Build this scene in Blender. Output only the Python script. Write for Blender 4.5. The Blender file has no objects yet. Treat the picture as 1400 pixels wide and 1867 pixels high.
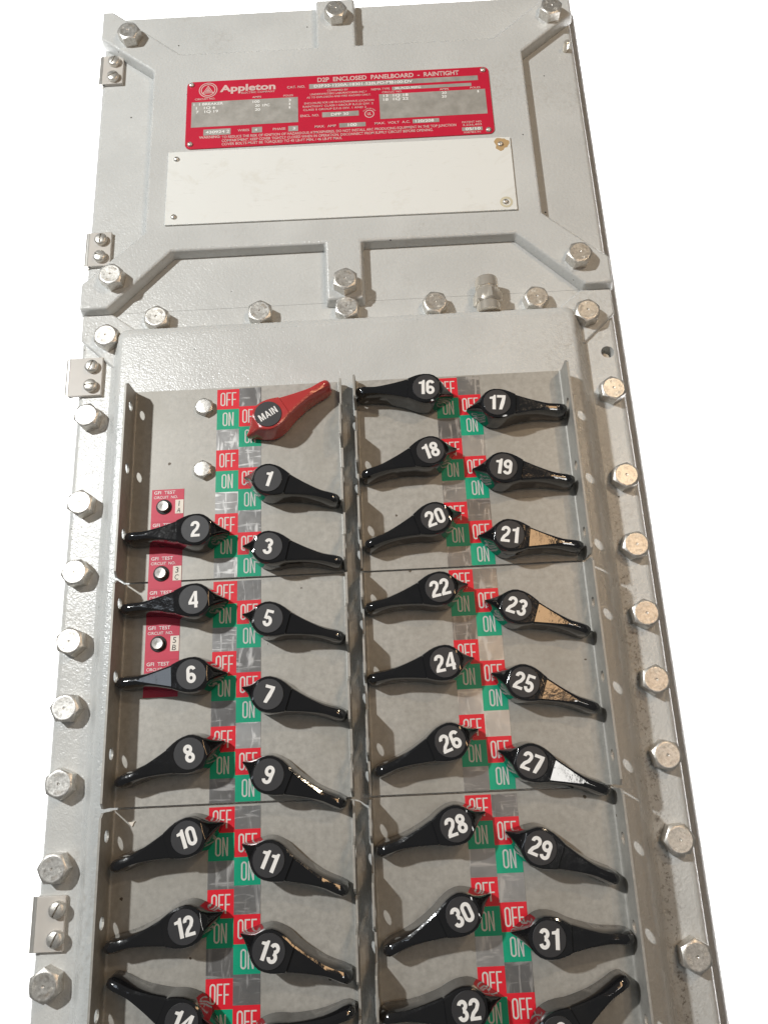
import bpy, math, random
from mathutils import Matrix, Vector

random.seed(7)
scene = bpy.context.scene
COL = scene.collection

# ------------------------------------------------------------------ camera
cam_d = bpy.data.cameras.new("camera")
cam = bpy.data.objects.new("camera", cam_d)
COL.objects.link(cam)
scene.camera = cam
cam_d.sensor_fit = 'HORIZONTAL'
cam_d.sensor_width = 36.0
cam_d.lens = 1402.0 / 1400.0 * 36.0
cam_d.clip_start = 0.02
cam_d.clip_end = 20.0
RM = [[0.9987099, 0.0456427, 0.0222541], [-0.0501702, 0.9545855, 0.2936827], [-0.007839, -0.2944203, 0.9556439]]
CP = [27.4, 269.45, -534.53]
def _cv(v):                      # (right, down, into the panel) -> Blender (X, Y, Z)
    return Vector((v[0], v[2], -v[1]))
_r, _u, _b = _cv(RM[0]), -_cv(RM[1]), -_cv(RM[2])
M4 = Matrix(((_r.x, _u.x, _b.x, CP[0] / 1000), (_r.y, _u.y, _b.y, CP[2] / 1000),
             (_r.z, _u.z, _b.z, -CP[1] / 1000), (0, 0, 0, 1)))
cam.matrix_world = M4

# ------------------------------------------------------------------ light
world = bpy.data.worlds.new("World")
scene.world = world
world.use_nodes = True
bg = world.node_tree.nodes["Background"]
bg.inputs[0].default_value = (0.97, 1.0, 1.0, 1)
bg.inputs[1].default_value = 0.085

def lamp(name, kind, pos, target, energy, color, **kw):   # pos in mm: x right, z up, d toward the viewer
    l = bpy.data.lights.new(name, kind)
    l.energy = energy
    l.color = color
    for k, v in kw.items():
        setattr(l, k, v)
    o = bpy.data.objects.new(name, l)
    p = Vector((pos[0] / 1000, -pos[2] / 1000, pos[1] / 1000))
    t = Vector((target[0] / 1000, -target[2] / 1000, target[1] / 1000))
    o.location = p
    o.rotation_euler = (t - p).to_track_quat('-Z', 'Y').to_euler()
    COL.objects.link(o)
    return o

lamp("key_lamp", 'POINT', (-1150, 540, 1480), (0, 0, 0), 134, (0.985, 1.0, 0.99), shadow_soft_size=0.038)
lamp("warm_lamp", 'POINT', (620, 380, 1000), (0, 0, 0), 9, (1.0, 0.78, 0.54), shadow_soft_size=0.035)
lamp("facet_glint_lamp", 'AREA', (425, -385, 1000), (109, -282, 20), 0.6, (1.0, 0.97, 0.92), shape='RECTANGLE', size=0.13, size_y=0.15)  # added low on the viewer's right for the white reflection in lever facets
lamp("amber_facet_fill", 'AREA', (415, -30, 1000), (109, -130, 20), 1.2, (1.0, 0.62, 0.32), shape='RECTANGLE', size=0.15, size_y=0.42)  # added glowing panel, only there so right-hand lever facets mirror an orange patch
lamp("cool_facet_fill", 'AREA', (-560, -120, 1000), (-109, -220, 20), 0.28, (0.80, 0.89, 1.0), shape='RECTANGLE', size=0.18, size_y=0.24)  # added bluish fill for the left levers to mirror, no known source
for sx in (-1, 1):
    lamp("backdrop_wash_fill", 'AREA', (sx * 580, -60, -70), (sx * 580, -60, -330), 11, (1, 1, 1), shape='RECTANGLE', size=0.3, size_y=1.6)  # added wash light out of frame, brightens the wall to pure white
lamp("backdrop_wash_fill", 'AREA', (0, 640, -70), (0, 640, -330), 6, (1, 1, 1), shape='RECTANGLE', size=0.9, size_y=0.2)  # third added wash, whitens the wall above the enclosure

scene.view_settings.view_transform = 'Standard'
scene.view_settings.look = 'None'
scene.view_settings.exposure = 0.0
scene.view_settings.gamma = 1.0

# ------------------------------------------------------------------ materials
def nt_new(name):
    m = bpy.data.materials.new(name)
    m.use_nodes = True
    nt = m.node_tree
    return m, nt, nt.nodes, nt.links, nt.nodes["Principled BSDF"]

class NB:
    """small helper around one node tree"""
    def __init__(s, name):
        s.m, s.nt, s.n, s.l, s.b = nt_new(name)
        s.pos = s.n.new('ShaderNodeNewGeometry').outputs['Position']
    def noise(s, scale, detail=3, rough=.55, vec=None, dist=0.0):
        t = s.n.new('ShaderNodeTexNoise')
        t.inputs['Scale'].default_value = scale
        t.inputs['Detail'].default_value = detail
        t.inputs['Roughness'].default_value = rough
        t.inputs['Distortion'].default_value = dist
        s.l.new(vec or s.pos, t.inputs['Vector'])
        return t.outputs['Fac']
    def voro(s, scale, vec=None):
        t = s.n.new('ShaderNodeTexVoronoi')
        t.inputs['Scale'].default_value = scale
        s.l.new(vec or s.pos, t.inputs['Vector'])
        return t.outputs['Distance'], t.outputs['Color']
    def ramp(s, fac, a, b, c0=(0, 0, 0, 1), c1=(1, 1, 1, 1)):
        r = s.n.new('ShaderNodeValToRGB')
        r.color_ramp.elements[0].position = a
        r.color_ramp.elements[1].position = b
        r.color_ramp.elements[0].color = c0
        r.color_ramp.elements[1].color = c1
        s.l.new(fac, r.inputs['Fac'])
        return r.outputs['Color']
    def math(s, op, a, b=None):
        t = s.n.new('ShaderNodeMath')
        t.operation = op
        for i, v in enumerate((a, b)):
            if v is None:
                continue
            if isinstance(v, (int, float)):
                t.inputs[i].default_value = v
            else:
                s.l.new(v, t.inputs[i])
        return t.outputs[0]
    def mix(s, fac, a, b, mode='MIX'):
        t = s.n.new('ShaderNodeMix')
        t.data_type = 'RGBA'
        t.blend_type = mode
        for idx, v in ((0, fac), (6, a), (7, b)):
            if isinstance(v, (int, float)):
                t.inputs[idx].default_value = v
            elif isinstance(v, tuple):
                t.inputs[idx].default_value = v if len(v) == 4 else (*v, 1)
            else:
                s.l.new(v, t.inputs[idx])
        return t.outputs[2]
    def stretch(s, sx, sy, sz, rot=(0, 0, 0)):
        t = s.n.new('ShaderNodeMapping')
        t.inputs['Scale'].default_value = (sx, sy, sz)
        t.inputs['Rotation'].default_value = rot
        s.l.new(s.pos, t.inputs['Vector'])
        return t.outputs[0]
    def bump(s, h, strength, dist, prev=None):
        t = s.n.new('ShaderNodeBump')
        t.inputs['Strength'].default_value = strength
        t.inputs['Distance'].default_value = dist
        s.l.new(h, t.inputs['Height'])
        if prev is not None:
            s.l.new(prev, t.inputs['Normal'])
        return t.outputs[0]
    def put(s, **kw):
        for k, v in kw.items():
            i = s.b.inputs[{'base': 'Base Color', 'rough': 'Roughness', 'metal': 'Metallic', 'normal': 'Normal',
                            'spec': 'Specular IOR Level', 'coat': 'Coat Weight', 'coat_rough': 'Coat Roughness'}[k]]
            if isinstance(v, (int, float)):
                i.default_value = v
            elif isinstance(v, tuple):
                i.default_value = v if len(v) == 4 else (*v, 1)
            else:
                s.l.new(v, i)
        return s.m

def mk_gray(name, base, fine=1.0):
    k = NB(name)
    big = k.noise(14, 4)
    c = k.mix(k.ramp(big, .35, .7), tuple(x * .93 for x in base), tuple(x * 1.05 for x in base))
    d, col = k.voro(75)
    sep = k.n.new('ShaderNodeSeparateColor')
    k.l.new(col, sep.inputs[0])
    dot = k.math('MULTIPLY', k.math('LESS_THAN', d, .055), k.math('GREATER_THAN', sep.outputs[0], .88))
    c = k.mix(dot, c, (.03, .025, .02))
    # tan grime where the casting stays damp, in cloudy patches with specks in them
    grime = k.math('MULTIPLY', k.ramp(k.noise(9, 5, .65), .52, .75), k.ramp(k.noise(260, 3, .7), .45, .7))
    c = k.mix(k.math('MULTIPLY', grime, .45), c, (.24, .19, .13))
    # pitted dirt lying in the crease beside the raised box
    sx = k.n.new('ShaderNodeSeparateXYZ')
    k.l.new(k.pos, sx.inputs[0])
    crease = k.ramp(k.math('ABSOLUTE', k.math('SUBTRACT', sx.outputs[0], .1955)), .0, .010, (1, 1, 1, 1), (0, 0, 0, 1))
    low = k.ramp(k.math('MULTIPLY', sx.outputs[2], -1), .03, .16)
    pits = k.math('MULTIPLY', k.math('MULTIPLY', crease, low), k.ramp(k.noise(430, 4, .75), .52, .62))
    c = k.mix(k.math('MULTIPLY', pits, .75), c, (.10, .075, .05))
    b1 = k.bump(k.noise(420, 2, .5), .28 * fine, .0009)
    b2 = k.bump(k.noise(800, 2, .5), .5 * fine, .0005, b1)
    return k.put(base=c, rough=k.math('ADD', k.math('MULTIPLY', k.noise(60, 3), .2), .17), spec=.5, normal=b2)

GRAY = mk_gray("gray_enamel_paint", (.585, .59, .575))
GRAY_BACK = mk_gray("gray_enclosure_paint", (.40, .40, .40))

def mk_steel():
    k = NB("stainless_sheet")
    mott = k.noise(230, 4, .7)
    cloud = k.noise(16, 5, .6)
    c = k.mix(k.ramp(mott, .3, .72), (.335, .324, .297), (.465, .45, .415))
    c = k.mix(k.ramp(cloud, .45, .85), c, (.31, .295, .26))
    d, col = k.voro(55)
    sep = k.n.new('ShaderNodeSeparateColor')
    k.l.new(col, sep.inputs[0])
    spot = k.math('MULTIPLY', k.math('LESS_THAN', k.math('ADD', d, k.math('MULTIPLY', k.noise(600), .08)), .105), k.math('GREATER_THAN', sep.outputs[1], .84))
    c = k.mix(k.math('MULTIPLY', spot, .85), c, (.06, .04, .022))
    scr = k.ramp(k.noise(60, 3, .6, k.stretch(1, 1, 30, (0, .5, 0))), .66, .70)
    scr2 = k.ramp(k.noise(45, 3, .6, k.stretch(34, 1, 1, (0, .35, 0))), .69, .72)
    s2 = k.math('MAXIMUM', scr, scr2)
    c = k.mix(k.math('MULTIPLY', s2, .22), c, (.48, .465, .44))
    r = k.math('SUBTRACT', k.math('ADD', k.math('MULTIPLY', mott, .24), .42), k.math('MULTIPLY', s2, .08))
    return k.put(base=c, metal=.32, rough=r, normal=k.bump(mott, .16, .0004))
STEEL = mk_steel()

def mk_edge():
    k = NB("bright_cut_steel")
    n = k.noise(300, 3)
    return k.put(base=k.mix(n, (.55, .53, .49), (.80, .78, .73)), metal=.75, rough=.34, normal=k.bump(n, .15, .0003))
EDGE = mk_edge()


def mk_foil():
    k = NB("scratched_foil")
    a = k.noise(42, 3, .6, k.stretch(5, 1, 1, (0, .7, 0)), .8)
    b = k.noise(46, 3, .6, k.stretch(1, 1, 6, (0, -.35, 0)), .8)
    s = k.math('MAXIMUM', k.ramp(a, .55, .66), k.ramp(b, .57, .68))
    big = k.noise(30, 3)
    c = k.mix(k.ramp(big, .3, .7), (.36, .35, .335), (.64, .63, .61))
    oi = k.n.new('ShaderNodeObjectInfo')
    c = k.mix(k.ramp(oi.outputs['Random'], .1, .95), k.mix(.6, c, (.10, .095, .10)), k.mix(.3, c, (.62, .62, .62)))
    c = k.mix(k.math('MULTIPLY', s, .3), c, (.78, .77, .75))
    r = k.math('ADD', k.math('MULTIPLY', s, .16), .3)
    return k.put(base=c, metal=.7, rough=r, normal=k.bump(big, .3, .0018))
FOIL = mk_foil()

def mk_print(name, c, wear=.2, rough=.34, worn=(.55, .52, .48)):
    k = NB(name)
    n = k.noise(420, 4, .7)
    cc = k.mix(k.noise(60, 3), tuple(x * .86 for x in c), tuple(min(1, x * 1.1) for x in c))
    cc = k.mix(k.math('MULTIPLY', k.ramp(n, .66, .78), wear), cc, worn)
    return k.put(base=cc, rough=k.math('ADD', k.math('MULTIPLY', n, .15), rough - .07), spec=.5, normal=k.bump(n, .07, .0003))
RED = mk_print("red_label_print", (.72, .018, .035), .35)
GREEN = mk_print("green_label_print", (.007, .37, .205), .3)
PINKRED = mk_print("crimson_label_print", (.56, .033, .075), .12, .5)
SILVER = mk_print("silver_lettering", (.66, .64, .60), .3, .36)
PLATE_RED = mk_print("red_nameplate_enamel", (.56, .012, .042), .25, .42)
PLATE_INK = mk_print("pale_nameplate_lettering", (.70, .50, .47), .1, .5)
EMBOSS = mk_print("embossed_bright_characters", (.92, .91, .88), 0, .35)
WHITE_INK = mk_print("white_numeral_print", (.86, .85, .83), .1, .45, (.3, .28, .26))
STICKER = mk_print("cream_paper_sticker", (.80, .74, .66), .1, .6, (.5, .42, .33))
INK = mk_print("black_pen_ink", (.02, .02, .022), 0, .6)
DISC = mk_print("charcoal_insert_plastic", (.030, .030, .033), .12, .5, (.14, .14, .14))
LEAF = mk_print("satin_hinge_steel", (.56, .53, .49), .1, .4, (.7, .68, .64))
COLLAR = mk_print("dark_rubber_collar", (.014, .013, .012), 0, .6)

def mk_alu():
    k = NB("brushed_nameplate_aluminium")
    n = k.noise(90, 4, .65)
    f = k.noise(700, 3, .6, k.stretch(8, 1, 1))
    c = k.mix(k.ramp(n, .35, .7), (.43, .41, .37), (.58, .555, .51))
    return k.put(base=c, metal=.45, rough=k.math('ADD', k.math('MULTIPLY', f, .2), .36))
ALU = mk_alu()

def mk_cream():
    k = NB("cream_painted_plate")
    st = k.ramp(k.noise(26, 5, .7, k.stretch(1, 1, 1.3), .8), .55, .74)
    c = k.mix(k.math('MULTIPLY', st, .5), (.78, .785, .755), (.62, .59, .51))
    g = k.ramp(k.noise(75, 4, .6, k.stretch(1, 1, 9, (0, .45, 0)), .4), .64, .75)
    c = k.mix(k.math('MULTIPLY', g, .28), c, (.42, .41, .37))
    d, col = k.voro(60)
    sep = k.n.new('ShaderNodeSeparateColor')
    k.l.new(col, sep.inputs[0])
    c = k.mix(k.math('MULTIPLY', k.math('LESS_THAN', d, .05), k.math('GREATER_THAN', sep.outputs[0], .86)), c, (.08, .06, .04))
    return k.put(base=c, rough=.42, normal=k.bump(k.noise(14, 3), .2, .004))
CREAM = mk_cream()
STAIN = mk_print("brown_glue_stain", (.50, .34, .17), .5, .5, (.66, .6, .45))

def mk_bolt():
    k = NB("bolt_stainless")
    n = k.noise(520, 4, .7)
    c = k.mix(k.ramp(n, .32, .7), (.47, .45, .415), (.82, .80, .76))
    oi = k.n.new('ShaderNodeObjectInfo')
    c = k.mix(k.math('MULTIPLY', oi.outputs['Random'], .25), c, (.60, .54, .45))
    return k.put(base=c, metal=.78, rough=k.math('ADD', k.math('MULTIPLY', n, .2), .3), normal=k.bump(n, .22, .0004))
BOLT = mk_bolt()

def mk_nickel():
    k = NB("nickel_plating")
    n = k.noise(160, 3)
    return k.put(base=k.mix(n, (.64, .58, .49), (.84, .79, .71)), metal=.6, rough=.16, normal=k.bump(n, .06, .0005))
NICKEL = mk_nickel()

def mk_brush():
    k = NB("turned_button_steel")
    n = k.noise(300, 3)
    return k.put(base=k.mix(n, (.50, .48, .45), (.66, .64, .61)), metal=.7, rough=.3, normal=k.bump(n, .2, .0004))
BRUSH = mk_brush()

def mk_plastic(name, c, dust, rough=.12):
    k = NB(name)
    n = k.noise(190, 4, .65)
    dm = k.ramp(k.noise(38, 4, .6), .5, .8)
    cc = k.mix(k.math('MULTIPLY', dm, .12), c, dust)
    r = k.math('ADD', k.math('MULTIPLY', k.ramp(n, .45, .8), .10), rough)
    return k.put(base=cc, rough=r, spec=1.0, coat=.3, coat_rough=.05, normal=k.bump(k.noise(150, 3, .55), .17, .0009))
BLACK = mk_plastic("glossy_black_plastic", (.009, .009, .010), (.055, .048, .04), .07)
REDPL = mk_plastic("glossy_red_plastic", (.47, .045, .043), (.45, .17, .14), .2)

def mk_wall():
    k = NB("white_backdrop_paint")
    return k.put(base=k.mix(k.noise(6), (.90, .90, .90), (.93, .93, .93)), rough=.8)
WALL = mk_wall()

# ------------------------------------------------------------------ mesh helpers (mm: x right, z up, d out of the panel)
def P(x, z, d):
    return (x / 1000.0, -d / 1000.0, z / 1000.0)

class MB:
    def __init__(s):
        s.v, s.f = [], []
    def add(s, pts, faces):
        o = len(s.v)
        s.v += [P(*p) for p in pts]
        s.f += [tuple(i + o for i in f) for f in faces]
        return s
    def box(s, x0, x1, z0, z1, d0, d1):
        pts = [(x, z, d) for d in (d0, d1) for z in (z0, z1) for x in (x0, x1)]
        return s.add(pts, [(0, 2, 3, 1), (4, 5, 7, 6), (0, 1, 5, 4), (2, 6, 7, 3), (0, 4, 6, 2), (1, 3, 7, 5)])
    def loft(s, rings, cap0=True, cap1=True):
        n = len(rings[0])
        pts = [p for r in rings for p in r]
        fs = []
        for i in range(len(rings) - 1):
            for j in range(n):
                k = (j + 1) % n
                fs.append((i * n + j, i * n + k, (i + 1) * n + k, (i + 1) * n + j))
        if cap0:
            fs.append(tuple(range(n))[::-1])
        if cap1:
            fs.append(tuple(range((len(rings) - 1) * n, len(rings) * n)))
        return s.add(pts, fs)
    def lathe(s, prof, n=24, c=(0, 0), axis='d', cap0=True, cap1=True):
        rings = []
        for r, h in prof:
            ring = []
            for i in range(n):
                a = 2 * math.pi * i / n
                p, q = r * math.cos(a), r * math.sin(a)
                ring.append((c[0] + p, c[1] + q, h) if axis == 'd' else (c[0] + p, h, c[1] - q))
            rings.append(ring)
        return s.loft(rings, cap0, cap1)
    def prism(s, poly, d0, d1, grow=0.0, mid=None):
        """poly (x, z) counter-clockwise; the foot is grown outward by `grow`"""
        foot = offset(poly, grow) if grow else poly
        return s.loft([[(x, z, d0) for x, z in foot], [(x, z, d1) for x, z in poly]])
    def mesh(s, name, mats=None, smooth=None):
        me = bpy.data.meshes.new(name)
        me.from_pydata(s.v, [], s.f)
        me.validate()
        fix_normals(me)
        if smooth:
            me.polygons.foreach_set('use_smooth', [True] * len(me.polygons))
            me.set_sharp_from_angle(angle=math.radians(smooth))
        for m in (mats if isinstance(mats, (list, tuple)) else [mats]):
            if m:
                me.materials.append(m)
        me.update()
        return me

import bmesh
def fix_normals(me):
    bm = bmesh.new()
    bm.from_mesh(me)
    bmesh.ops.recalc_face_normals(bm, faces=bm.faces)
    bm.to_mesh(me)
    bm.free()

def offset(poly, g):
    n = len(poly)
    out = []
    for i in range(n):
        p0, p1, p2 = Vector(poly[i - 1]), Vector(poly[i]), Vector(poly[(i + 1) % n])
        e1, e2 = (p1 - p0).normalized(), (p2 - p1).normalized()
        n1, n2 = Vector((e1.y, -e1.x)), Vector((e2.y, -e2.x))
        m = n1 + n2
        m = m / max(.25, m.length_squared / 2) if m.length > 1e-6 else n1
        q = p1 + m * g
        out.append((q.x, q.y))
    return out

def obj(name, me, parent=None, loc=(0, 0, 0), rot=0.0, mat=None):
    o = bpy.data.objects.new(name, me)
    COL.objects.link(o)
    o.location = P(*loc)
    if rot:
        o.rotation_euler = (0, -math.radians(rot), 0)       # counter-clockwise as seen by the viewer
    if parent:
        o.parent = parent
    if mat and me and not me.materials:
        me.materials.append(mat)
    return o

def thing(name, label, cat, loc=(0, 0, 0), rot=0.0, group=None, me=None):
    o = obj(name, me, None, loc, rot)
    o['label'] = label
    o['category'] = cat
    if group:
        o['group'] = group
    return o

def bevel(o, w, seg=3, ang=35):
    m = o.modifiers.new('bevel', 'BEVEL')
    m.width = w / 1000
    m.segments = seg
    m.limit_method = 'ANGLE'
    m.angle_limit = math.radians(ang)
    m.harden_normals = False
    me = o.data
    me.polygons.foreach_set('use_smooth', [True] * len(me.polygons))
    me.set_sharp_from_angle(angle=math.radians(50))
    return o

# text -> flat mesh; cap height 1, left edge 0, width 1 before scaling
_tc = {}
def text_mesh(s, w, h, mat, bold=0.0, d=0.0, center=False, res=3, thick=0.0):
    key = (s, round(w, 3), round(h, 3), mat.name, bold, round(d, 3), center, thick)
    if key in _tc:
        return _tc[key]
    cu = bpy.data.curves.new('lettering', 'FONT')
    cu.body = s
    cu.size = 1.0
    cu.offset = bold
    cu.resolution_u = res
    cu.fill_mode = 'FRONT' if not thick else 'BOTH'
    cu.extrude = 0.0
    t = bpy.data.objects.new('lettering', cu)
    COL.objects.link(t)
    dg = bpy.context.evaluated_depsgraph_get()
    dg.update()
    src = bpy.data.meshes.new_from_object(t.evaluated_get(dg))
    xs = [v.co.x for v in src.vertices]
    x0, x1 = min(xs), max(xs)
    cap = CAPH + 2 * bold
    sx = w / (x1 - x0)
    sz = h / cap
    for v in src.vertices:
        x = (v.co.x - x0) * sx - (w / 2 if center else 0)
        z = (v.co.y + bold) * sz - (h / 2 if center else 0)
        v.co = P(x, z, d)
    src.materials.clear()
    src.materials.append(mat)
    bpy.data.objects.remove(t)
    bpy.data.curves.remove(cu)
    _tc[key] = src
    return src

def cap_height():
    cu = bpy.data.curves.new('lettering', 'FONT')
    cu.body = 'H'
    cu.size = 1.0
    t = bpy.data.objects.new('lettering', cu)
    COL.objects.link(t)
    dg = bpy.context.evaluated_depsgraph_get()
    dg.update()
    src = bpy.data.meshes.new_from_object(t.evaluated_get(dg))
    h = max(v.co.y for v in src.vertices)
    bpy.data.objects.remove(t)
    bpy.data.curves.remove(cu)
    bpy.data.meshes.remove(src)
    return h
CAPH = cap_height()

# condensed bold signage figures and capitals, drawn as strokes (unit height)
def _arc(cx, cz, rx, rz, a0, a1, n=12):
    return [(cx + rx * math.cos(math.radians(a0 + (a1 - a0) * i / n)), cz + rz * math.sin(math.radians(a0 + (a1 - a0) * i / n))) for i in range(n + 1)]
def _glyph(ch, w, t):
    """list of ('s', points, closed) strokes and ('p', points) polygons; centre lines sit half a stroke inside the box"""
    h = t / 2
    R = w / 2 - h
    m = w / 2
    S = lambda pts, c=False: ('s', pts, c)
    if ch in '0O':
        return [S(_arc(m, 1 - h - R * 1.1, R, R * 1.1, 0, 180) + _arc(m, h + R * 1.1, R, R * 1.1, 180, 360), True)], w
    if ch == '1':
        return [('p', [(.24, 0), (.45, 0), (.45, 1), (.33, 1), (.27, .90), (.06, .85), (.06, .72), (.24, .72)])], .47
    if ch == '2':
        return [S(_arc(m, 1 - h - R, R, R, 190, -18, 16) + [(m + R * .55, .50), (m - R * .45, .33), (h * .9, h * 1.2)]), ('p', [(0, 0), (w, 0), (w, t * .9), (0, t * .9)])], w
    if ch == '3':
        return [S(_arc(m, .755 - h * .25, R * .93, .245 - h * .75, 172, -90, 14)), S(_arc(m, .265 + h * .25, R, .265 - h * .75, 90, -172, 16))], w
    if ch == '4':
        x = w * .62
        return [('p', [(x, 0), (x + t, 0), (x + t, 1), (x, 1)]), ('p', [(0, .21), (w + .02, .21), (w + .02, .37), (0, .37)]), ('p', [(0, .37), (t * .98, .37), (x + .01, .80), (x + .01, 1)])], w + .02
    if ch == '5':
        return [('p', [(.07, 1 - t * .9), (w - .04, 1 - t * .9), (w - .04, 1), (.07, 1)]), ('p', [(.035, .44), (t * .92, .44), (t * 1.08, .86), (.06, .86)]), S(_arc(m, .32, R, .32 - h, 140, -172, 18))], w
    if ch == '6':
        return [S(_arc(m, h + R * 1.12, R, R * 1.12, 0, 360, 24)[:-1], True), S(_arc(m, 1 - h - R, R, R, 15, 180, 10) + [(h, h + R * 1.1)])], w
    if ch == '9':
        return [S(_arc(m, 1 - h - R * 1.12, R, R * 1.12, 0, 360, 24)[:-1], True), S(_arc(m, h + R, R, R, 195, 360, 10) + [(w - h, 1 - h - R * 1.1)])], w
    if ch == '7':
        return [('p', [(0, 1 - t * .92), (w, 1 - t * .92), (w, 1), (0, 1)]), ('p', [(.13, 0), (.13 + t * 1.08, 0), (.30 + t * .9, .40), (w, 1 - t * .92), (w - t * 1.15, 1 - t * .92), (.22, .42)])], w
    if ch == '8':
        return [S(_arc(m, .755 - h * .2, R * .9, .245 - h * .8, 0, 360, 22)[:-1], True), S(_arc(m, .265 + h * .2, R, .265 - h * .8, 0, 360, 24)[:-1], True)], w
    if ch == 'F':
        return [('p', [(0, 0), (t, 0), (t, 1), (0, 1)]), ('p', [(t, 1 - t * .85), (w * .92, 1 - t * .85), (w * .92, 1), (t, 1)]), ('p', [(t, .42), (w * .84, .42), (w * .84, .42 + t * .85), (t, .42 + t * .85)])], w * .92
    if ch == 'N':
        return [('p', [(0, 0), (t, 0), (t, 1), (0, 1)]), ('p', [(w - t, 0), (w, 0), (w, 1), (w - t, 1)]), ('p', [(t, 1), (t * .55, 1), (t, .72), (w - t, 0), (w - t * .55, 0), (w - t, .28)])], w
    if ch == 'I':
        return [('p', [(0, 0), (t, 0), (t, 1), (0, 1)])], t
    if ch == 'M':
        W = w * 1.3
        return [('p', [(0, 0), (t, 0), (t, 1), (0, 1)]), ('p', [(W - t, 0), (W, 0), (W, 1), (W - t, 1)]), ('p', [(t * .5, 1), (t, 1), (t * 1.25, 1), (W / 2 + .06, 0), (W / 2 - .06, 0)]), ('p', [(W - t * 1.25, 1), (W - t * .5, 1), (W / 2 + .06, 0), (W / 2 - .06, 0)])], W
    if ch == 'A':
        W = w * 1.12
        return [('p', [(0, 0), (t, 0), (W / 2 + t * .35, 1), (W / 2 - t * .5, 1)]), ('p', [(W - t, 0), (W, 0), (W / 2 + t * .5, 1), (W / 2 - t * .35, 1)]), ('p', [(t, .2), (W - t, .2), (W - t * 1.2, .2 + t * .75), (t * 1.2, .2 + t * .75)])], W
def stroke_quads(pts, t, closed):
    n = len(pts)
    out = []
    for i in range(n):
        p = Vector(pts[i])
        a = Vector(pts[i - 1]) if (i > 0 or closed) else None
        b = Vector(pts[(i + 1) % n]) if (i < n - 1 or closed) else None
        d1 = (p - a).normalized() if a is not None else (b - p).normalized()
        d2 = (b - p).normalized() if b is not None else d1
        nn = Vector((-d1.y, d1.x)) + Vector((-d2.y, d2.x))
        nn = nn / max(.4, nn.length_squared / 2)
        out.append((p + nn * t / 2, p - nn * t / 2))
    return out
_gc = {}
def sign_mesh(text, h, d, mat, w=.56, t=.185, gap=.07, xs=1.0):
    key = (text, h, d, mat.name, w, t, xs)
    if key in _gc:
        return _gc[key]
    parts, x = [], 0.0
    for ch in text:
        g, adv = _glyph(ch, w, t)
        parts.append((x, g))
        x += adv + gap
    total = x - gap
    mb = MB()
    lay = 0
    for x0, g in parts:
        lay = 0
        for e in g:
            dd = d + .025 * lay
            lay += 1
            tr = lambda p: ((p[0] + x0 - total / 2) * h * xs, (p[1] - .5) * h, dd)
            if e[0] == 'p':
                mb.add([tr(p) for p in e[1]], [tuple(range(len(e[1])))])
            else:
                q = stroke_quads(e[1], t, e[2])
                n = len(q)
                mb.add([tr(p) for pr in q for p in pr], [(2 * i, 2 * i + 1, (2 * i + 3) % (2 * n), (2 * i + 2) % (2 * n)) for i in range(n if e[2] else n - 1)])
    me = mb.mesh("lettering", mat)
    for p in me.polygons:
        if p.normal.y > 0:
            p.flip()
    me.update()
    _gc[key] = me
    return me

def holed_plate(outline, holes, to3, thick):
    """flat sheet (2-D outline with round holes) given thickness; to3(a, b, t) -> (x, z, d)"""
    bm = bmesh.new()
    edges = []
    loops = [outline] + [[(c[0] + r * math.cos(2 * math.pi * i / 16), c[1] + r * math.sin(2 * math.pi * i / 16)) for i in range(16)] for c, r in holes]
    for lp in loops:
        vs = [bm.verts.new((a, b, 0)) for a, b in lp]
        for i in range(len(vs)):
            edges.append(bm.edges.new((vs[i], vs[(i + 1) % len(vs)])))
    bmesh.ops.triangle_fill(bm, use_beauty=True, use_dissolve=False, edges=edges)
    ge = bmesh.ops.extrude_face_region(bm, geom=list(bm.faces))
    for v in ge['geom']:
        if isinstance(v, bmesh.types.BMVert):
            v.co.z = thick
    bmesh.ops.recalc_face_normals(bm, faces=bm.faces)
    mb = MB()
    bm.verts.index_update()
    mb.add([to3(*v.co) for v in bm.verts], [tuple(v.index for v in f.verts) for f in bm.faces])
    bm.free()
    return mb

# ------------------------------------------------------------------ setting: white backdrop
wall_o = obj("wall", MB().box(-2500, 2500, -2500, 2500, -340, -330).mesh("wall", WALL))
wall_o['kind'] = 'structure'

# ------------------------------------------------------------------ enclosure behind the covers
F = -18.0                       # face of the bolting flange
ZB = -500.0                     # bottom of what is built
enc = thing("electrical_enclosure", "gray cast enclosure body behind both bolted covers", "enclosure", (0, 0, -40))
def rounded_profile(hw, d0, d1, r, n=5):
    pts = [(-hw, d0)]
    for i in range(n + 1):
        a = math.pi - math.pi / 2 * i / n
        pts.append((-hw + r + r * math.cos(a), d1 - r + r * math.sin(a)))
    for i in range(n + 1):
        a = math.pi / 2 - math.pi / 2 * i / n
        pts.append((hw - r + r * math.cos(a), d1 - r + r * math.sin(a)))
    pts.append((hw, d0))
    return pts
def extrude_z(prof, z0, z1):
    return MB().loft([[(x, z0, d) for x, d in prof], [(x, z1, d) for x, d in prof]])
def shift(mb, loc):
    q = P(*loc)
    mb.v = [(a - q[0], b - q[1], c - q[2]) for a, b, c in mb.v]
    return mb
obj("flange", shift(extrude_z([(x + 3.5, d) for x, d in rounded_profile(227.5, -62, -38, 10)], ZB, 404), (0, 0, -40)).mesh("flange", GRAY_BACK, 40), enc)
obj("body", shift(extrude_z(rounded_profile(206, -330, -58, 2), ZB, 396), (0, 0, -40)).mesh("body", GRAY_BACK, 40), enc)

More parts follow.
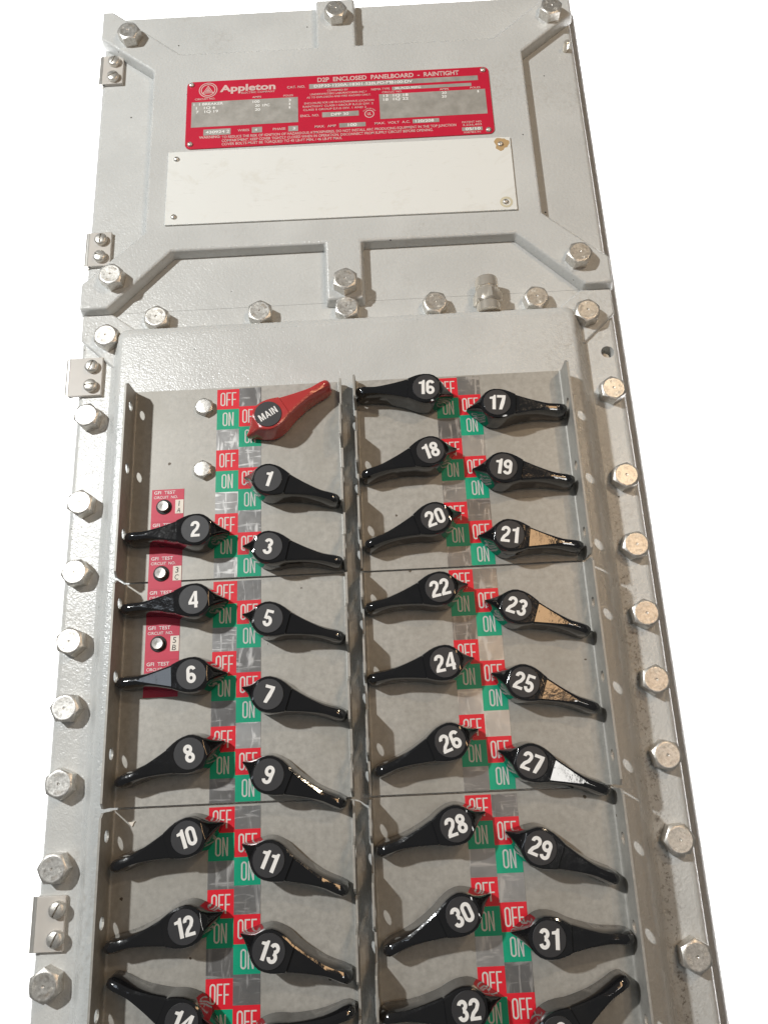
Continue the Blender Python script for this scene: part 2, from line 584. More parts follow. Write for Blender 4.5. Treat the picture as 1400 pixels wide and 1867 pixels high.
# ------------------------------------------------------------------ bolts
def hex_r(a, af):
    k = (a % (math.pi / 3)) - math.pi / 6
    return af / 2 / math.cos(k)
def bolt_mesh(name, af, h, marks=True, rc=None, seed=0, plain=False):
    rng = random.Random(seed)
    rc = rc or af / 2 * .93
    n = 36
    mb = MB()
    ang = [2 * math.pi * i / n for i in range(n)]
    foot = [(hex_r(a, af) * math.cos(a), hex_r(a, af) * math.sin(a), 0) for a in ang]
    sh = [(hex_r(a, af) * math.cos(a), hex_r(a, af) * math.sin(a), h - .25 - (hex_r(a, af) - rc) * .62) for a in ang]
    c1 = [(rc * math.cos(a), rc * math.sin(a), h - .1) for a in ang]
    c2 = [((rc - .6) * math.cos(a), (rc - .6) * math.sin(a), h) for a in ang]
    rings = [foot, sh, c1, c2]
    if not plain:
        rings.append([((rc - 1.2) * math.cos(a), (rc - 1.2) * math.sin(a), h - .04) for a in ang])
        rings.append([(1.0 * math.cos(a), 1.0 * math.sin(a), h - .06) for a in ang])
        rings.append([(.35 * math.cos(a), .35 * math.sin(a), h - .55) for a in ang])
    mb.loft(rings)
    if marks:
        # raised maker's strokes around the rim
        for g0, g1 in ((.25, 1.45), (2.0, 3.0), (3.7, 5.6)):
            a = g0
            while a < g1:
                w = rng.uniform(.10, .17)
                for q in range(2):
                    aa = a + q * w * .45
                    r0, r1 = rc - 4.1, rc - 1.7
                    if rng.random() < .4:
                        r0 += rng.uniform(.6, 1.2)
                    t = .028
                    pts = [(r * math.cos(b), r * math.sin(b)) for r, b in ((r0, aa), (r1, aa), (r1, aa + t), (r0, aa + t))]
                    mb.prism(pts, h - .3, h + .12)
                if rng.random() < .6:
                    r0 = rng.choice((rc - 4.1, rc - 3.0, rc - 2.0))
                    pts = [(r * math.cos(b), r * math.sin(b)) for r, b in ((r0, a), (r0 + .4, a), (r0 + .4, a + w * .5), (r0, a + w * .5))]
                    mb.prism(pts, h - .3, h + .12)
                a += w + .03
    return mb.mesh(name, BOLT, 32)
BOLTS = [bolt_mesh("hex_bolt", 18.2, 10, seed=i) for i in range(3)]
PBOLT = bolt_mesh("plate_bolt", 12.6, 4.6, marks=False, plain=True)
_bi = [0]
def bolt(parent, x, z, d, base):
    _bi[0] += 1
    o = obj("hex_bolt", BOLTS[_bi[0] % 3], parent, (x - base[0], z - base[1], d - base[2]), random.uniform(0, 60))
    o.rotation_euler.y += math.radians(random.choice((0, 120, 240)))
    return o

# ------------------------------------------------------------------ upper (junction) cover
UB = (0, 240, F)
upper = thing("junction_cover", "gray cast upper cover with raised cross ribs holding the red nameplate", "panel cover", UB)
mb = extrude_z(rounded_profile(217.5, -32, F, 5), 82.9, 400)
obj("cover_casting", shift(mb, UB).mesh("cover_casting", GRAY, 40), upper)
XP = [(-216.2, 82.6), (-193.5, 82.6), (-143.5, 134.2), (-14.6, 134.2), (-14.6, 80.2), (14.6, 80.2), (14.6, 134.2), (143.5, 134.2), (194, 82.6), (216.2, 82.6),
      (216.2, 106.5), (166.5, 152.5), (166.5, 326), (216.2, 367), (216.2, 399), (207, 399), (142.5, 343.2), (17.3, 343.2), (17.3, 399), (-17.3, 399), (-17.3, 343.2),
      (-142.5, 344), (-207, 399), (-216.2, 399), (-216.2, 367), (-166, 326), (-166, 153.5), (-216.2, 106.5)]
mb = MB().prism(XP, F - .6, -8, 2.2)
bevel(obj("raised_rib", shift(mb, UB).mesh("raised_rib", GRAY), upper), 1.8, 3, 25)
for x, z in ((-189, 108), (0.8, 92.5), (190.5, 105.5), (-188, 364.5), (0.8, 377), (196, 366)):
    bolt(upper, x, z, -8, UB)
st = MB().lathe([(2.6, F), (2.6, -9), (2.2, -8), (1.0, -7.4)], 14, (208.5, 334))
obj("pin", shift(st, UB).mesh("pin", NICKEL, 40), upper)

# ------------------------------------------------------------------ lower cover
LB = (0, -200, F)
lower = thing("breaker_cover", "gray cast lower cover with raised box face and bolted rim carrying the switch rows", "panel cover", LB)
# rim plate with one real hole near its top right corner
rim = obj("bolting_rim", shift(extrude_z(rounded_profile(217.5, -32, F, 6), ZB, 82.7), LB).mesh("bolting_rim", GRAY, 40), lower)
cut = obj("cutter", MB().lathe([(5.1, -29), (5.1, -10)], 24, (207.0, 25.0)).mesh("cutter", GRAY))
bm_ = rim.modifiers.new('hole', 'BOOLEAN')
cut.location = (0, 0, 0)
bm_.object = cut
bm_.operation = 'DIFFERENCE'
bm_.solver = 'EXACT'
dg = bpy.context.evaluated_depsgraph_get()
dg.update()
hm = bpy.data.meshes.new_from_object(rim.evaluated_get(dg))
rim.modifiers.clear()
rim.data = hm
hm.polygons.foreach_set('use_smooth', [True] * len(hm.polygons))
hm.set_sharp_from_angle(angle=math.radians(40))
bpy.data.objects.remove(cut)
sc_ = MB().lathe([(3.4, -28.5), (3.4, -24.5), (2.6, -23.6)], 16, (206.6, 23.8))
obj("hole_screw", shift(sc_, LB).mesh("hole_screw", NICKEL, 40), lower)
def rrect(hw, z0, z1, r, d, n=5):
    pts = [(-hw, z0, d), (hw, z0, d)]
    for i in range(n + 1):
        a = math.pi / 2 * i / n
        pts.append((hw - r + r * math.cos(a), z1 - r + r * math.sin(a), d))
    for i in range(n + 1):
        a = math.pi / 2 + math.pi / 2 * i / n
        pts.append((-hw + r + r * math.cos(a), z1 - r + r * math.sin(a), d))
    return pts
BD = -3.6
rings = [rrect(192.2, ZB, 69, 11, F - .5), rrect(189.2, ZB, 66.5, 10, F + .7), rrect(187.4, ZB, 65, 9.5, F + 3), rrect(182.6, ZB, 61.2, 8, -7.8), rrect(180.9, ZB, 59.8, 7.5, -5.5), rrect(178.8, ZB, 58.1, 7, -4.1), rrect(176.2, ZB, 56, 6, BD)]
obj("raised_box", shift(MB().loft(rings), LB).mesh("raised_box", GRAY, 60), lower)
for s in (-1, 1):
    pad = [(s * 216, 81.2), (s * 216, 58.6), (s * 186, 30.5), (s * 170, 40), (s * 170, 64), (s * 192, 81.2)]
    if s < 0:
        pad = pad
    else:
        pad = pad[::-1]
    bevel(obj("corner_pad", shift(MB().prism(pad, F - .5, F + 2.4, 1.0), LB).mesh("corner_pad", GRAY), lower), 1.0, 2, 25)
    bolt(lower, s * 192.6, 57, F + 2.4, LB)
    for z in (-11, -82.5, -136, -186.2, -232.3, -282, -334.5, -402):
        bolt(lower, s * 204.5, z, F, LB)
for x in (-153.5, -69.5, 1, 72.3, 154):
    bolt(lower, x, 73, F, LB)

# breather fitting standing on the top wall of the raised box
br = thing("breather_fitting", "shiny nickel breather fitting standing behind the box top edge", "breather", (114.6, 60, -8.8))
obj("base_sleeve", MB().lathe([(9.6, 0), (9.6, 8.2), (9.0, 8.8)], 32, axis='z').mesh("base_sleeve", NICKEL, 40), br)
hx = MB()
def hring(af, z, lim=None):
    out = []
    for i in range(36):
        a = 2 * math.pi * i / 36
        r = hex_r(a + .35, af)
        if lim:
            r = min(r, lim)
        out.append((r * math.cos(a), z, -r * math.sin(a)))
    return out
hx.loft([hring(21, 7.6, 10.1), hring(21, 9.0), hring(21, 17.2), hring(21, 18.4, 10.1)])
obj("hex_body", hx.mesh("hex_body", NICKEL, 30), br)
obj("cap", MB().lathe([(9.3, 18), (9.3, 19.6), (8.6, 20.2), (8.6, 21.2), (9.3, 21.8), (9.3, 29.5), (8.9, 30.6), (7.6, 31.2)], 32, axis='z').mesh("cap", NICKEL, 40), br)

# ------------------------------------------------------------------ hinges
def screw_mesh():
    mb = MB()
    n = 28
    r, h, sl = 5.3, 4.6, .55
    mb.lathe([(r, 0), (r, h - 1.4), (r - .5, h - .75), (r - 1.1, h - .5)], n, cap1=False)
    # domed top in two halves with a slot between them
    for s in (-1, 1):
        top, low = [], []
        for i in range(n // 2 + 1):
            a = math.asin(sl / (r - 1.1)) + (math.pi - 2 * math.asin(sl / (r - 1.1))) * i / (n // 2)
            top.append((s * (r - 1.1) * math.cos(a), s * (r - 1.1) * math.sin(a), h - .5))
        mb.loft([[(x, z, h - 1.8) for x, z, _ in top], top, [(x * .72, (z - s * sl) * .72 + s * sl, h) for x, z, _ in top]])
    mb.lathe([(r - .9, h - 1.9), (r - .9, h - 1.7)], n)
    return mb.mesh("slotted_screw", BOLT, 35)
SCREW = screw_mesh()
HINGES = [("steel hinge at the top left corner of the upper cover", 321.3, 353.5, (70, 25), (345, 327.5), F),
          ("steel hinge beside the lower left corner bolt of the upper cover", 128.0, 161.0, (85, -25), (152.5, 135.8), F),
          ("steel hinge at the top left of the lower cover below the corner pad", 8.5, 42.0, (68, 2), (33.2, 16.2), F),
          ("steel hinge at the bottom left between the lowest rim bolts", -384.5, -351.5, (62, 66), (-359.5, -376.6), F)]
for lab, z0, z1, slots, zs, d0 in HINGES:
    h = thing("hinge", lab, "hinge", (-212, (z0 + z1) / 2, d0), 0, "hinges along the left edge")
    xl = -223 if z0 == 8.5 else -215.5
    hb = (-212, (z0 + z1) / 2, d0)
    bevel(obj("hinge_leaf", shift(MB().box(xl, -196.6, z0, z1, d0, d0 + 3.2), hb).mesh("hinge_leaf", LEAF), h), .5, 2)
    obj("knuckle", shift(MB().lathe([(3.4, z0), (3.4, z1)], 20, (xl - .6, d0 - .2), axis='z'), hb).mesh("knuckle", EDGE, 40), h)
    for z, a in zip(zs, slots):
        obj("slotted_screw", SCREW, h, (-204.6 - hb[0] + (0 if z0 > -300 else 3.6), z - hb[1], 3.2), a)

# ------------------------------------------------------------------ riveted plates on the upper cover
def rivet_mesh():
    return MB().lathe([(2.5, 0), (2.5, .5), (2.2, 1.1), (1.5, 1.6), (.9, 1.75), (.8, 1.2)], 18).mesh("rivet", BOLT, 50)
RIVET = rivet_mesh()
NPB = (0, 272.4, -8)
npl = thing("nameplate", "red enamelled maker's nameplate with pale lettering and silver data fields", "nameplate", NPB, -.1)
def rr(x0, x1, z0, z1, r, n=5):
    out = []
    for cx, cz, a0 in ((x1 - r, z0 + r, -90), (x1 - r, z1 - r, 0), (x0 + r, z1 - r, 90), (x0 + r, z0 + r, 180)):
        for i in range(n + 1):
            a = math.radians(a0 + 90 * i / n)
            out.append((cx + r * math.cos(a), cz + r * math.sin(a)))
    return out
bp = MB().prism(rr(-134.6, 134.6, 235.6, 309.2, 5), -8, -7.1)
obj("plate", shift(bp, NPB).mesh("plate", PLATE_RED), npl)
FD = -7.0
def field(x0, x1, z0, z1):
    obj("data_field", shift(MB().box(x0, x1, z0, z1, -7.4, FD), NPB).mesh("data_field", ALU), npl)
for b in ((-130, -35.7, 258.6, 286.3), (-118.9, -95.0, 249.2, 255.8), (-76.4, -67.4, 249.6, 255.6), (-44.5, -35.9, 249.0, 254.8), (-25.5, 124.6, 294.5, 299.8), (-14.6, 17.6, 262.3, 267.7),
          (0.1, 23.2, 250.3, 254.9), (64.3, 87.4, 250.7, 254.9), (48, 118.3, 288.4, 291.9), (36.2, 130.0, 257.2, 284.4), (106.6, 124.2, 239.6, 243.4)):
    field(*b)
L1 = "TO REDUCE THE RISK OF IGNITION OF HAZARDOUS ATMOSPHERES, DO NOT INSTALL ARC PRODUCING EQUIPMENT IN THE TOP JUNCTION"
L2 = "COMPARTMENT. KEEP COVER TIGHTLY CLOSED WHEN IN OPERATION. DISCONNECT FROM SUPPLY CIRCUIT BEFORE OPENING."
L3 = "COVER BOLTS MUST BE TORQUED TO 45 LB-FT MIN. / 46 LB-FT MAX."
PRINT = [("Appleton", -105.2, -55.5, 296.1, 7.7, .035), ("ELECTRIC COMPANY", -85.9, -56.0, 293.1, 2.0, .01), ("CIRCUIT NO.", -127.3, -109.1, 288.4, 2.0, .015), ("AMPS", -76.2, -68.2, 287.6, 2.0, .015),
         ("POLES", -48.5, -39.9, 287.4, 2.0, .015), ("WIRES", -88.7, -78.6, 251.6, 2.5, .015), ("PHASE", -57.9, -46.8, 251.0, 2.5, .015), ("CAT. NO.", -45.2, -29.0, 296.2, 2.6, .015),
         ("D2P  ENCLOSED  PANELBOARD  -  RAINTIGHT", -18.0, 108.3, 301.6, 4.9, .028), ("CLASSIFIED BY", -9.6, 9.0, 290.6, 2.0, .012), ("UNDERWRITERS LABORATORIES INC.*", -24.8, 25.5, 287.2, 2.0, .012),
         ("AS TO EXPLOSION AND FIRE HAZARD ONLY.", -27.9, 29.0, 283.8, 2.0, .012), ("ENCLOSURE FOR USE IN HAZARDOUS LOCATION", -30.0, 31.4, 277.4, 2.1, .012),
         ("RAINTIGHT CLASS I GROUP B,C,D DIV. 2", -31.4, 30.7, 273.8, 2.1, .012), ("CLASS II GROUP E,F,G DIV. 1 AND 2", -31.1, 24.4, 270.2, 2.1, .012), ("ENCL. NO.", -33.7, -17.2, 263.7, 2.5, .015),
         ("MAX.  AMP", -21.2, -2.6, 251.3, 2.5, .015), ("MAX.  VOLT  A.C.", 31.1, 62.0, 251.4, 2.5, .015), ("NEMA TYPE", 29.6, 46.0, 289.0, 2.3, .015), ("CIRCUIT NO.", 39.0, 56.7, 285.4, 2.0, .015),
         ("AMPS", 89.9, 98.0, 285.3, 2.0, .015), ("POLES", 116.9, 125.8, 285.3, 2.0, .015), ("PATENT NO.", 107.1, 124.4, 247.9, 2.0, .012), ("3,236,403", 107.4, 123.9, 244.9, 2.0, .012),
         ("358782-91", 107.6, 122.3, 237.0, 1.8, .012), ("WARNING:", -122.4, -103.8, 245.9, 2.7, .02), (L1, -102.6, 101.7, 245.2, 2.7, .014), (L2, -102.5, 81.4, 241.3, 2.7, .014), (L3, -102.5, 2.4, 237.6, 2.7, .014)]
DATA = [("D2P30-1220A-18301-520LPD-MB100-DV", -21.1, 66.5, 295.6, 3.1), ("DPP 30", -6.7, 8.7, 263.4, 3.0), ("100", 7.7, 15.4, 251.0, 3.1), ("120/208", 66.7, 82.8, 251.3, 3.0),
        ("3R,7CD,9EFG", 50.2, 73.5, 288.9, 2.4), ("05/10", 109.5, 122.5, 240.0, 3.0), ("430924 2", -116.8, -95.9, 251.0, 3.0), ("4", -73.8, -71.6, 251.2, 2.7), ("3", -40.5, -38.3, 250.5, 2.7),
        ("1  1 BREAKER", -128.1, -101.9, 282.2, 2.8), ("100", -75.7, -69.5, 282.0, 2.8), ("3", -44.0, -41.9, 281.8, 2.8), ("1   1Q 6", -126.0, -108.9, 278.0, 2.8), ("20 1PC", -73.7, -60.6, 277.6, 2.8),
        ("1", -43.5, -42.5, 277.8, 2.5), ("7   1Q 19", -125.9, -106.3, 273.8, 2.8), ("20", -73.7, -69.1, 273.2, 2.8), ("1", -43.6, -42.6, 273.8, 2.5), ("13  1Q 18", 39.9, 61.9, 280.9, 2.8),
        ("20", 91.5, 95.9, 280.9, 2.8), ("1", 123.0, 124.3, 280.6, 2.6), ("18  1Q 22", 39.7, 62.0, 276.8, 2.8), ("20", 91.3, 95.6, 276.8, 2.8)]
for s, x0, x1, z, h, b in PRINT:
    obj("printed_line", text_mesh(s, x1 - x0, h, PLATE_INK, b, .08), npl, (x0 - NPB[0], z - NPB[1], FD - NPB[2]))
for s, x0, x1, z, h in DATA:
    obj("stamped_characters", text_mesh(s, x1 - x0, h, EMBOSS, .02, .1), npl, (x0 - NPB[0], z - NPB[1], FD - NPB[2]))
# round emblem: two rings with a nested triangle
em = MB()
def ring2(mb, cx, cz, r0, r1, d, n=40):
    pts = [(cx + r * math.cos(2 * math.pi * i / n), cz + r * math.sin(2 * math.pi * i / n), d) for i in range(n) for r in (r0, r1)]
    mb.add(pts, [(2 * i, 2 * i + 1, (2 * i + 3) % (2 * n), (2 * i + 2) % (2 * n)) for i in range(n)])
def tri_line(mb, cx, cz, r0, r1, d):
    pts = [(cx + r * math.cos(math.radians(90 + 120 * i)), cz + r * math.sin(math.radians(90 + 120 * i)), d) for i in range(3) for r in (r0, r1)]
    mb.add(pts, [(2 * i, 2 * i + 1, (2 * i + 3) % 6, (2 * i + 2) % 6) for i in range(3)])
ring2(em, -115.7, 299.2, 7.5, 8.3, FD + .05)
ring2(em, -115.7, 299.2, 5.7, 6.5, FD + .05)
tri_line(em, -115.7, 298.5, 4.4, 5.7, FD + .06)
tri_line(em, -115.7, 298.5, 2.0, 3.2, FD + .06)
em.add([(-115.7 + 1.3 * math.cos(math.radians(90 + 120 * i)), 298.5 + 1.3 * math.sin(math.radians(90 + 120 * i)), FD + .06) for i in range(3)], [(0, 1, 2)])
obj("emblem", shift(em, NPB).mesh("emblem", PLATE_INK), npl)
ul = MB()
ring2(ul, 26.9, 263.5, 3.5, 4.3, FD + .05)
obj("listing_mark", shift(ul, NPB).mesh("listing_mark", PLATE_INK), npl)
obj("printed_line", text_mesh("UL", 3.6, 3.0, PLATE_INK, .03, .08, True), npl, (26.9 - NPB[0], 263.5 - NPB[1], FD - NPB[2]))
for i, ch in enumerate("CLASSIFIED"):
    a = math.radians(148 - i * 12.9)
    obj("printed_line", text_mesh(ch, .5 if ch == 'I' else .95, 1.2, PLATE_INK, .02, .08, True), npl, (26.9 + 5.9 * math.cos(a) - NPB[0], 263.5 + 5.9 * math.sin(a) - NPB[1], FD - NPB[2]), math.degrees(a) - 90)
for x, z in ((-130.6, 305.6), (129.7, 305.3), (129.4, 236 + 3.4), (-130.2, 240.4)):
    obj("rivet", RIVET, npl, (x - NPB[0], z - NPB[1], .9))

WPB = (-1.2, 194.5, -8)
wp = thing("blank_plate", "cream blank metal plate riveted below the red nameplate, glue stained at one corner", "plate", WPB, -.55)
bevel(obj("plate", shift(MB().box(-149.0, 146.6, 156.9, 231.6, -8, -6.4), WPB).mesh("plate", CREAM), wp), .3, 2)
for x, z in ((-141.5, 223.6), (137.6, 224.0), (137.2, 164.8), (-141.4, 164.4)):
    obj("rivet", RIVET, wp, (x - WPB[0], z - WPB[1], 1.6))
pt = []
for i in range(18):
    a = 2 * math.pi * i / 18
    r = 6.3 + 1.1 * math.sin(3 * a + 1) + .6 * math.sin(7 * a)
    pt.append((min(145.5, 138.6 + r * 1.0 * math.cos(a)), min(230.6, 224.6 + r * 1.05 * math.sin(a))))
obj("glue_stain", shift(MB().prism(pt, -6.6, -6.3), WPB).mesh("glue_stain", STAIN), wp)
ring_ = MB()
ring2(ring_, 138, 164.6, 3.4, 5.4, -6.34)
obj("glue_ring", shift(ring_, WPB).mesh("glue_ring", mk_print("yellowed_lacquer", (.62, .57, .42), .2, .5)), wp)

# ------------------------------------------------------------------ stainless faceplates with flanges, ON / OFF strips
CW = 16.85
ROWP = 50.0
OFF_ME = MB().box(0, CW, -16.65, 0, 0, .2).mesh("off_label", RED)
ON_ME = MB().box(0, CW, -16.65, 0, 0, .2).mesh("on_label", GREEN)
OFF_T = sign_mesh("OFF", 11.2, 0, SILVER, .34, .088, .06)
ON_T = sign_mesh("ON", 11.2, 0, SILVER, .34, .088, .065)
SEAMS = [1.6, -149.3, -299.7, -449.5]
def plate_group(side, i):
    zt, zb = SEAMS[i], SEAMS[i + 1] + 1.35
    xl, xr = (-163.2, -6.2) if side == 'L' else (6.2, 163.2)
    which = ("left", "right")[side == 'R']
    lvl = ("upper", "middle", "lower")[i]
    base = ((xl + xr) / 2, (zt + zb) / 2, BD)
    sw = {('L', 0): "MAIN to 3", ('L', 1): "4 to 9", ('L', 2): "10 to 15", ('R', 0): "16 to 21", ('R', 1): "22 to 27", ('R', 2): "28 to 33"}[(side, i)]
    t = thing("faceplate", "%s %s stainless faceplate with ON and OFF strips behind handles %s" % (lvl, which, sw), "faceplate", base, 0, "stainless faceplates")
    R_ = 1.6
    prof = [(xl + R_, 0)]
    sheet = MB().box(xl + R_, xr - R_, zb, zt, -1.4, 0)
    # bends
    for s, x in ((-1, xl), (1, xr)):
        cx = x - s * R_
        arc_o = [(cx + s * (R_ + 1.4) * math.sin(a) , R_ - (R_ + 1.4) * math.cos(a)) for a in [math.pi / 2 * q / 5 for q in range(6)]]
        arc_i = [(cx + s * R_ * math.sin(a), R_ - R_ * math.cos(a)) for a in [math.pi / 2 * q / 5 for q in range(6)]]
        cs = arc_o + arc_i[::-1]
        sheet.loft([[(a, zb, d) for a, d in cs], [(a, zt, d) for a, d in cs]])
    obj("sheet", shift(sheet, base).mesh("sheet", STEEL, 40), t)
    for s, x in ((-1, xl), (1, xr)):
        outer = (s < 0) == (side == 'L')
        hz0 = {('L', -1): -14.5, ('L', 1): -30.0, ('R', -1): -14.5, ('R', 1): -30.0}[(side, s)]
        holes = [((hz0 - 50 * k, 9.6), 3.9) for k in range(i * 3, i * 3 + 3)]
        if outer:
            outl = [(zb + .4, R_), (zt - .4, R_), (zt - .4, 17), (zt - 3.6, 20.8), (zb + 4, 20.8), (zb + .4, 17.5)]
        else:
            outl = [(zb + .4, R_), (zt - .4, R_)]
            tabs = []
            for k in range(i * 3, i * 3 + 3):
                if s > 0:
                    tabs.append((-24 - 50 * k, -53 - 50 * k))
                else:
                    tabs.append((-46 - 50 * k, -74 - 50 * k))
            if s < 0:
                tabs = [(4 - 150 * i, -23.5 - 150 * i)] + tabs
            top = []
            for a, b in tabs:
                a, b = min(a, zt - 3), max(b, zb + 3)
                if a - b < 6:
                    continue
                for q in ((a + 2.6, 7), (a - 1.5, 19.6), (a - 3, 20.8), (b + 3, 20.8), (b + 1.5, 19.6), (b - 2.6, 7)):
                    top.append((max(zb + .4, min(zt - .4, q[0])), q[1]))
            if top[0][0] < zt - 1:
                top = [(zt - .4, 7)] + top
            if top[-1][0] > zb + 1:
                top.append((zb + .4, 7))
            clean = []
            for q in top:
                if not clean or abs(q[0] - clean[-1][0]) + abs(q[1] - clean[-1][1]) > .05:
                    clean.append(q)
            outl += clean
            holes = [h for h in holes if any(min(a, zt - 3) - 4.5 > h[0][0] > b + 4.5 for a, b in tabs)]
        fl = holed_plate(outl, holes, lambda a, b, c, x=x, s=s: (x + s * c, a, b), 1.4)
        obj("side_flange", shift(fl, base).mesh("side_flange", STEEL), t)
    # strips
    xa = -100.3 if side == 'L' else 66.7
    for ci in (0, 1):
        x0 = xa + ci * CW
        off = 0 if ci == 0 else -14.86
        spans = []
        for k in range(-1, 10):
            z0 = off - ROWP * k
            spans += [("off_label", z0), ("on_label", z0 - 16.65), ("blank_label", z0 - 33.3)]
        for kind, z in spans:
            ztop = min(z, zt - 1.2)
            zbot = max(z - 16.65, zb + .2) if kind != "blank_label" else max(z - 16.7, zb + .2)
            if ztop - zbot < 1.5:
                continue
            full = abs((ztop - zbot) - 16.65) < .12
            if kind == "blank_label":
                obj("blank_label", shift(MB().box(x0, x0 + CW, zbot, ztop, 0, .2), (x0, z, 0)).mesh("blank_label", FOIL), t, (x0 - base[0], z - base[1], 0 - base[2]))
                continue
            if full:
                me = OFF_ME if kind == "off_label" else ON_ME
                o = obj(kind, me, t, (x0 - base[0], z - base[1], 0 - base[2]))
            else:
                o = obj(kind, shift(MB().box(x0, x0 + CW, zbot, ztop, 0, .2), (x0, z, 0)).mesh(kind, RED if kind == "off_label" else GREEN), t, (x0 - base[0], z - base[1], 0 - base[2]))
            if ztop - zbot > 14.5:
                obj("lettering", OFF_T if kind == "off_label" else ON_T, o, (CW / 2 + .2, -8.3, .32))
    if side == 'L' and i == 0:
        for z in (-14.8, -65.6):
            obj("plate_bolt", PBOLT, t, (-109.4 - base[0], z - base[1], 0 - base[2]), random.uniform(0, 60))
    return t
for sd in 'LR':
    for i in range(3):
        plate_group(sd, i)

# ------------------------------------------------------------------ ground-fault test buttons
def test_button(k):
    z0 = -79.0 - 25 * k
    marks = {0: ("1", "A"), 2: ("3", "C"), 4: ("5", "B")}
    where = {0: "crimson test button label marked 1 A above handle 2", 1: "crimson test label mostly covered by the topmost far left handle", 2: "crimson test button label marked 3 C between handles 2 and 4",
             3: "crimson test label mostly covered by the second far left handle", 4: "crimson test button label marked 5 B between handles 4 and 6", 5: "lowest crimson test label, mostly covered by the third far left handle"}[k]
    base = (-135.3, z0 - 12.5, 0)
    t = thing("test_button", where, "push button", base, 0, "ground fault test buttons")
    obj("label_sticker", shift(MB().box(-147.2, -123.4, z0 - 24.9, z0, 0.02, .2 + .01 * (k % 2)), base).mesh("label_sticker", PINKRED), t)
    obj("lettering", text_mesh("GFI  TEST", 15.6, 2.4, WHITE_INK, .006, .34), t, (-145.5 - base[0], z0 - 3.6 - base[1], 0))
    obj("lettering", text_mesh("CIRCUIT  NO.", 17.6, 2.0, WHITE_INK, 0, .34), t, (-145.6 - base[0], z0 - 7.1 - base[1], 0))
    obj("collar_ring", MB().lathe([(5.7, .2), (5.7, .7), (5.2, .9), (4.5, .9), (4.4, .3)], 28).mesh("collar_ring", COLLAR, 40), t, (-137.9 - base[0], z0 - 13.6 - base[1], 0))
    obj("push_button", MB().lathe([(3.9, .1), (3.9, 3.1), (3.7, 3.4), (1.2, 3.25), (.3, 3.15)], 28).mesh("push_button", NICKEL, 30), t, (-137.9 - base[0], z0 - 13.6 - base[1], 0)).data.materials[0] = BRUSH
    if k in marks:
        o = obj("number_sticker", MB().box(0, 6.0, -10.6, 0, .05, .42).mesh("number_sticker", STICKER), t, (-129.6 - base[0], z0 - 8.4 - base[1], 0))
        obj("handwriting", text_mesh(marks[k][0], .55 if marks[k][0] == '1' else 2.3, 4.0, INK, 0, .5), o, (2.4 if marks[k][0] == '1' else 1.6, -4.9, 0), -4)
        obj("handwriting", text_mesh(marks[k][1], 2.7, 3.7, INK, 0, .5), o, (1.2, -9.8, 0), -8)
for k in range(6):
    test_button(k)

# ------------------------------------------------------------------ rotary handles
ST = [(-52.3, .8, 1.8, 13.0), (-51.7, 2.1, 3.3, 14.8), (-49.8, 3.2, 4.6, 16.4), (-46, 3.7, 5.3, 17.2), (-41, 3.5, 5.1, 17.45), (-38, 3.5, 5.1, 17.6), (-34, 3.7, 5.2, 17.85), (-29, 4.4, 5.7, 18.2), (-24, 5.3, 6.6, 18.55),
      (-19, 6.5, 7.7, 18.9), (-16, 7.3, 8.5, 19.12), (-13.9, 7.9, 9.1, 19.25), (-13.4, 8.1, 9.3, 20.4), (-11.5, 8.9, 10.1, 20.4), (-8.5, 10.2, 11.3, 20.4), (-5, 11.3, 12.3, 20.4), (-1.5, 11.8, 12.8, 20.4),
      (2.5, 11.7, 12.7, 20.4), (5.5, 10.7, 11.9, 20.4), (8.2, 8.8, 10.5, 20.4), (10.2, 6.7, 9.0, 20.2), (11.2, 5.7, 8.3, 19.4), (14, 3.7, 6.0, 15.6), (17.5, 1.9, 3.3, 11.2), (20, .8, 1.4, 8.6), (21, .25, .5, 7.6)]
def handle_mesh(name, mat):
    rings = []
    for x, wt, wb, top in ST:
        r = min(1.5, wt * .7)
        if x < -13.6:                       # the flat on the lever narrows to a rounded ridge
            flat = max(.3, 6.3 - 6.0 * (-13.9 - x) / 24.1)
            r = max(.5, wt - flat) if x > -47 else wt * .8
        bot = 2.0 if x < 17 else 2.0 + (x - 17) * .4
        side = top - max(r + 1.3, (top - bot) * .25)
        half = [(wb * .9, bot), (wb, bot + .9), (wt + (wb - wt) * .22, side), (wt, top - r), (wt - r * .3, top - r * .3), (wt - r, top)]
        ring = [(x, w, d) for w, d in half] + [(x, 0, top)] + [(x, -w, d) for w, d in half[::-1]]
        rings.append(ring)
    mb = MB().loft(rings)
    me = mb.mesh(name, mat, 38)
    sh = me.attributes.get('sharp_edge') or me.attributes.new('sharp_edge', 'BOOLEAN', 'EDGE')
    for e in me.edges:
        a, b = sorted(e.vertices)
        ra, ja, rb, jb = a // 13, a % 13, b // 13, b % 13
        if ra != rb and ja == jb and ja in (5, 7) and -39 < ST[ra][0] < 11:
            sh.data[e.index].value = True
        if ra == rb and abs(ST[ra][0] + 13.9) < .01 and 4 <= ja and jb <= 8:
            sh.data[e.index].value = True
    return me
H_R = handle_mesh("grip", BLACK)
H_M = handle_mesh("grip", REDPL)
def rot180(me, name):
    m2 = me.copy()
    m2.name = name
    for v in m2.vertices:
        v.co.x, v.co.z = -v.co.x, -v.co.z
    m2.update()
    return m2
H_L = rot180(H_R, "grip")
H_ML = rot180(H_M, "grip")
DISC_ME = MB().lathe([(10.0, 20.1), (10.0, 20.75), (9.75, 21.0)], 40).mesh("number_disc", DISC, 40)
COLL_ME = MB().lathe([(7.5, .05), (7.5, 2.6)], 28).mesh("shaft_collar", COLLAR, 40)
HALO = {}
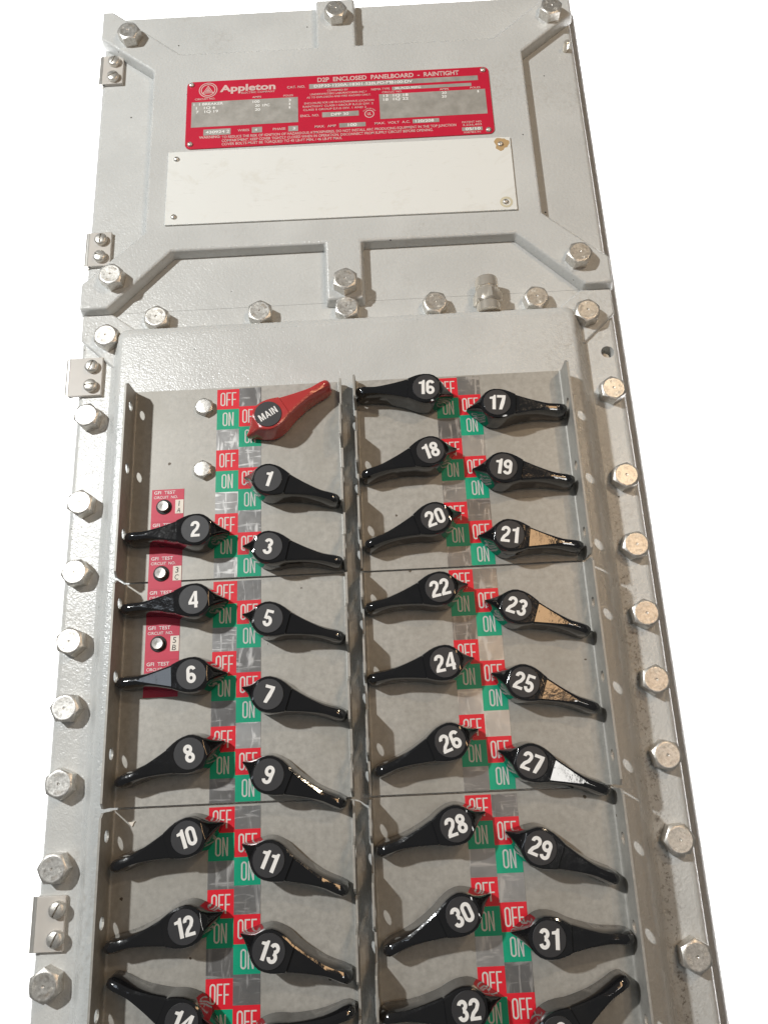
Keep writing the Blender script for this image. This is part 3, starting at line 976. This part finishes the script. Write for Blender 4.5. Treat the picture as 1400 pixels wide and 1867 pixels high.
ANG = {"MAIN": 31, "1": -18, "2": 2, "3": -13, "4": 3, "5": -16, "6": 3, "7": -17.5, "8": 18.5, "9": -23.5, "10": 18.5, "11": -24, "12": 13, "13": -21, "14": -24, "15": 17,
       "16": -3, "17": -5, "18": 15.5, "19": -11.5, "20": 18, "21": -10, "22": 11.5, "23": -20.5, "24": 9, "25": -21.5, "26": 19.5, "27": -22.5, "28": 16, "29": -24.5, "30": 23, "31": -4, "32": 5, "33": 29}
ORD = ["topmost", "second from the top", "third from the top", "fourth from the top", "fifth from the top", "sixth from the top", "seventh from the top", "eighth from the top", "lowest"]
def handle(num, x, z, tip_right, colname, k):
    isn = num != "MAIN"
    lab = ("black handle numbered %s, %s in the %s column" % (num, ORD[k], colname)) if isn else "red lever handle marked MAIN, the only red one"
    if num in ("15", "33"):
        lab = "black handle cut off by the bottom edge, %s in the %s column" % (ORD[k], colname)
    t = thing("switch_handle" if isn else "main_switch_handle", lab, "handle", (x, z, 0), ANG[num], "rotary switch handles" if isn else None)
    me = (H_R if tip_right else H_L) if isn else H_ML
    obj("grip", me, t)
    obj("shaft_collar", COLL_ME, t)
    dsc = obj("number_disc", DISC_ME, t)
    if isn:
        obj("numeral", sign_mesh(num, 11.4, 21.12, WHITE_INK, .55, .185, .055), dsc)
    else:
        obj("numeral", sign_mesh("MAIN", 5.5, 21.12, WHITE_INK, .60, .17, .13), dsc)
for k in range(9):
    if k >= 2:
        handle(str(2 * (k - 1)), -109.0, -16.6 - 50 * k, True, "far left", k - 2 if k < 8 else 8)
    handle("MAIN" if k == 0 else str(2 * k - 1), -58.0, -31.8 - 50 * k, False, "inner left", k)
    handle(str(16 + 2 * k), 58.5, -16.8 - 50 * k, True, "inner right", k)
    handle(str(17 + 2 * k), 109.3, -31.9 - 50 * k, False, "far right", k)

# a chip of old paint stuck on the lower left faceplate
fl = MB().prism([(-2.4, 1.2), (.4, -1.9), (1.4, .6), (2.3, 1.5), (.2, 1.0)][::1], .05, .8)
fm = fl.mesh("paint_flake", STICKER)
thing("paint_flake", "small cream paint flake on the lower left faceplate above handle 10", "paint chip", (-150.6, -308.5, 0), 0, None, fm)
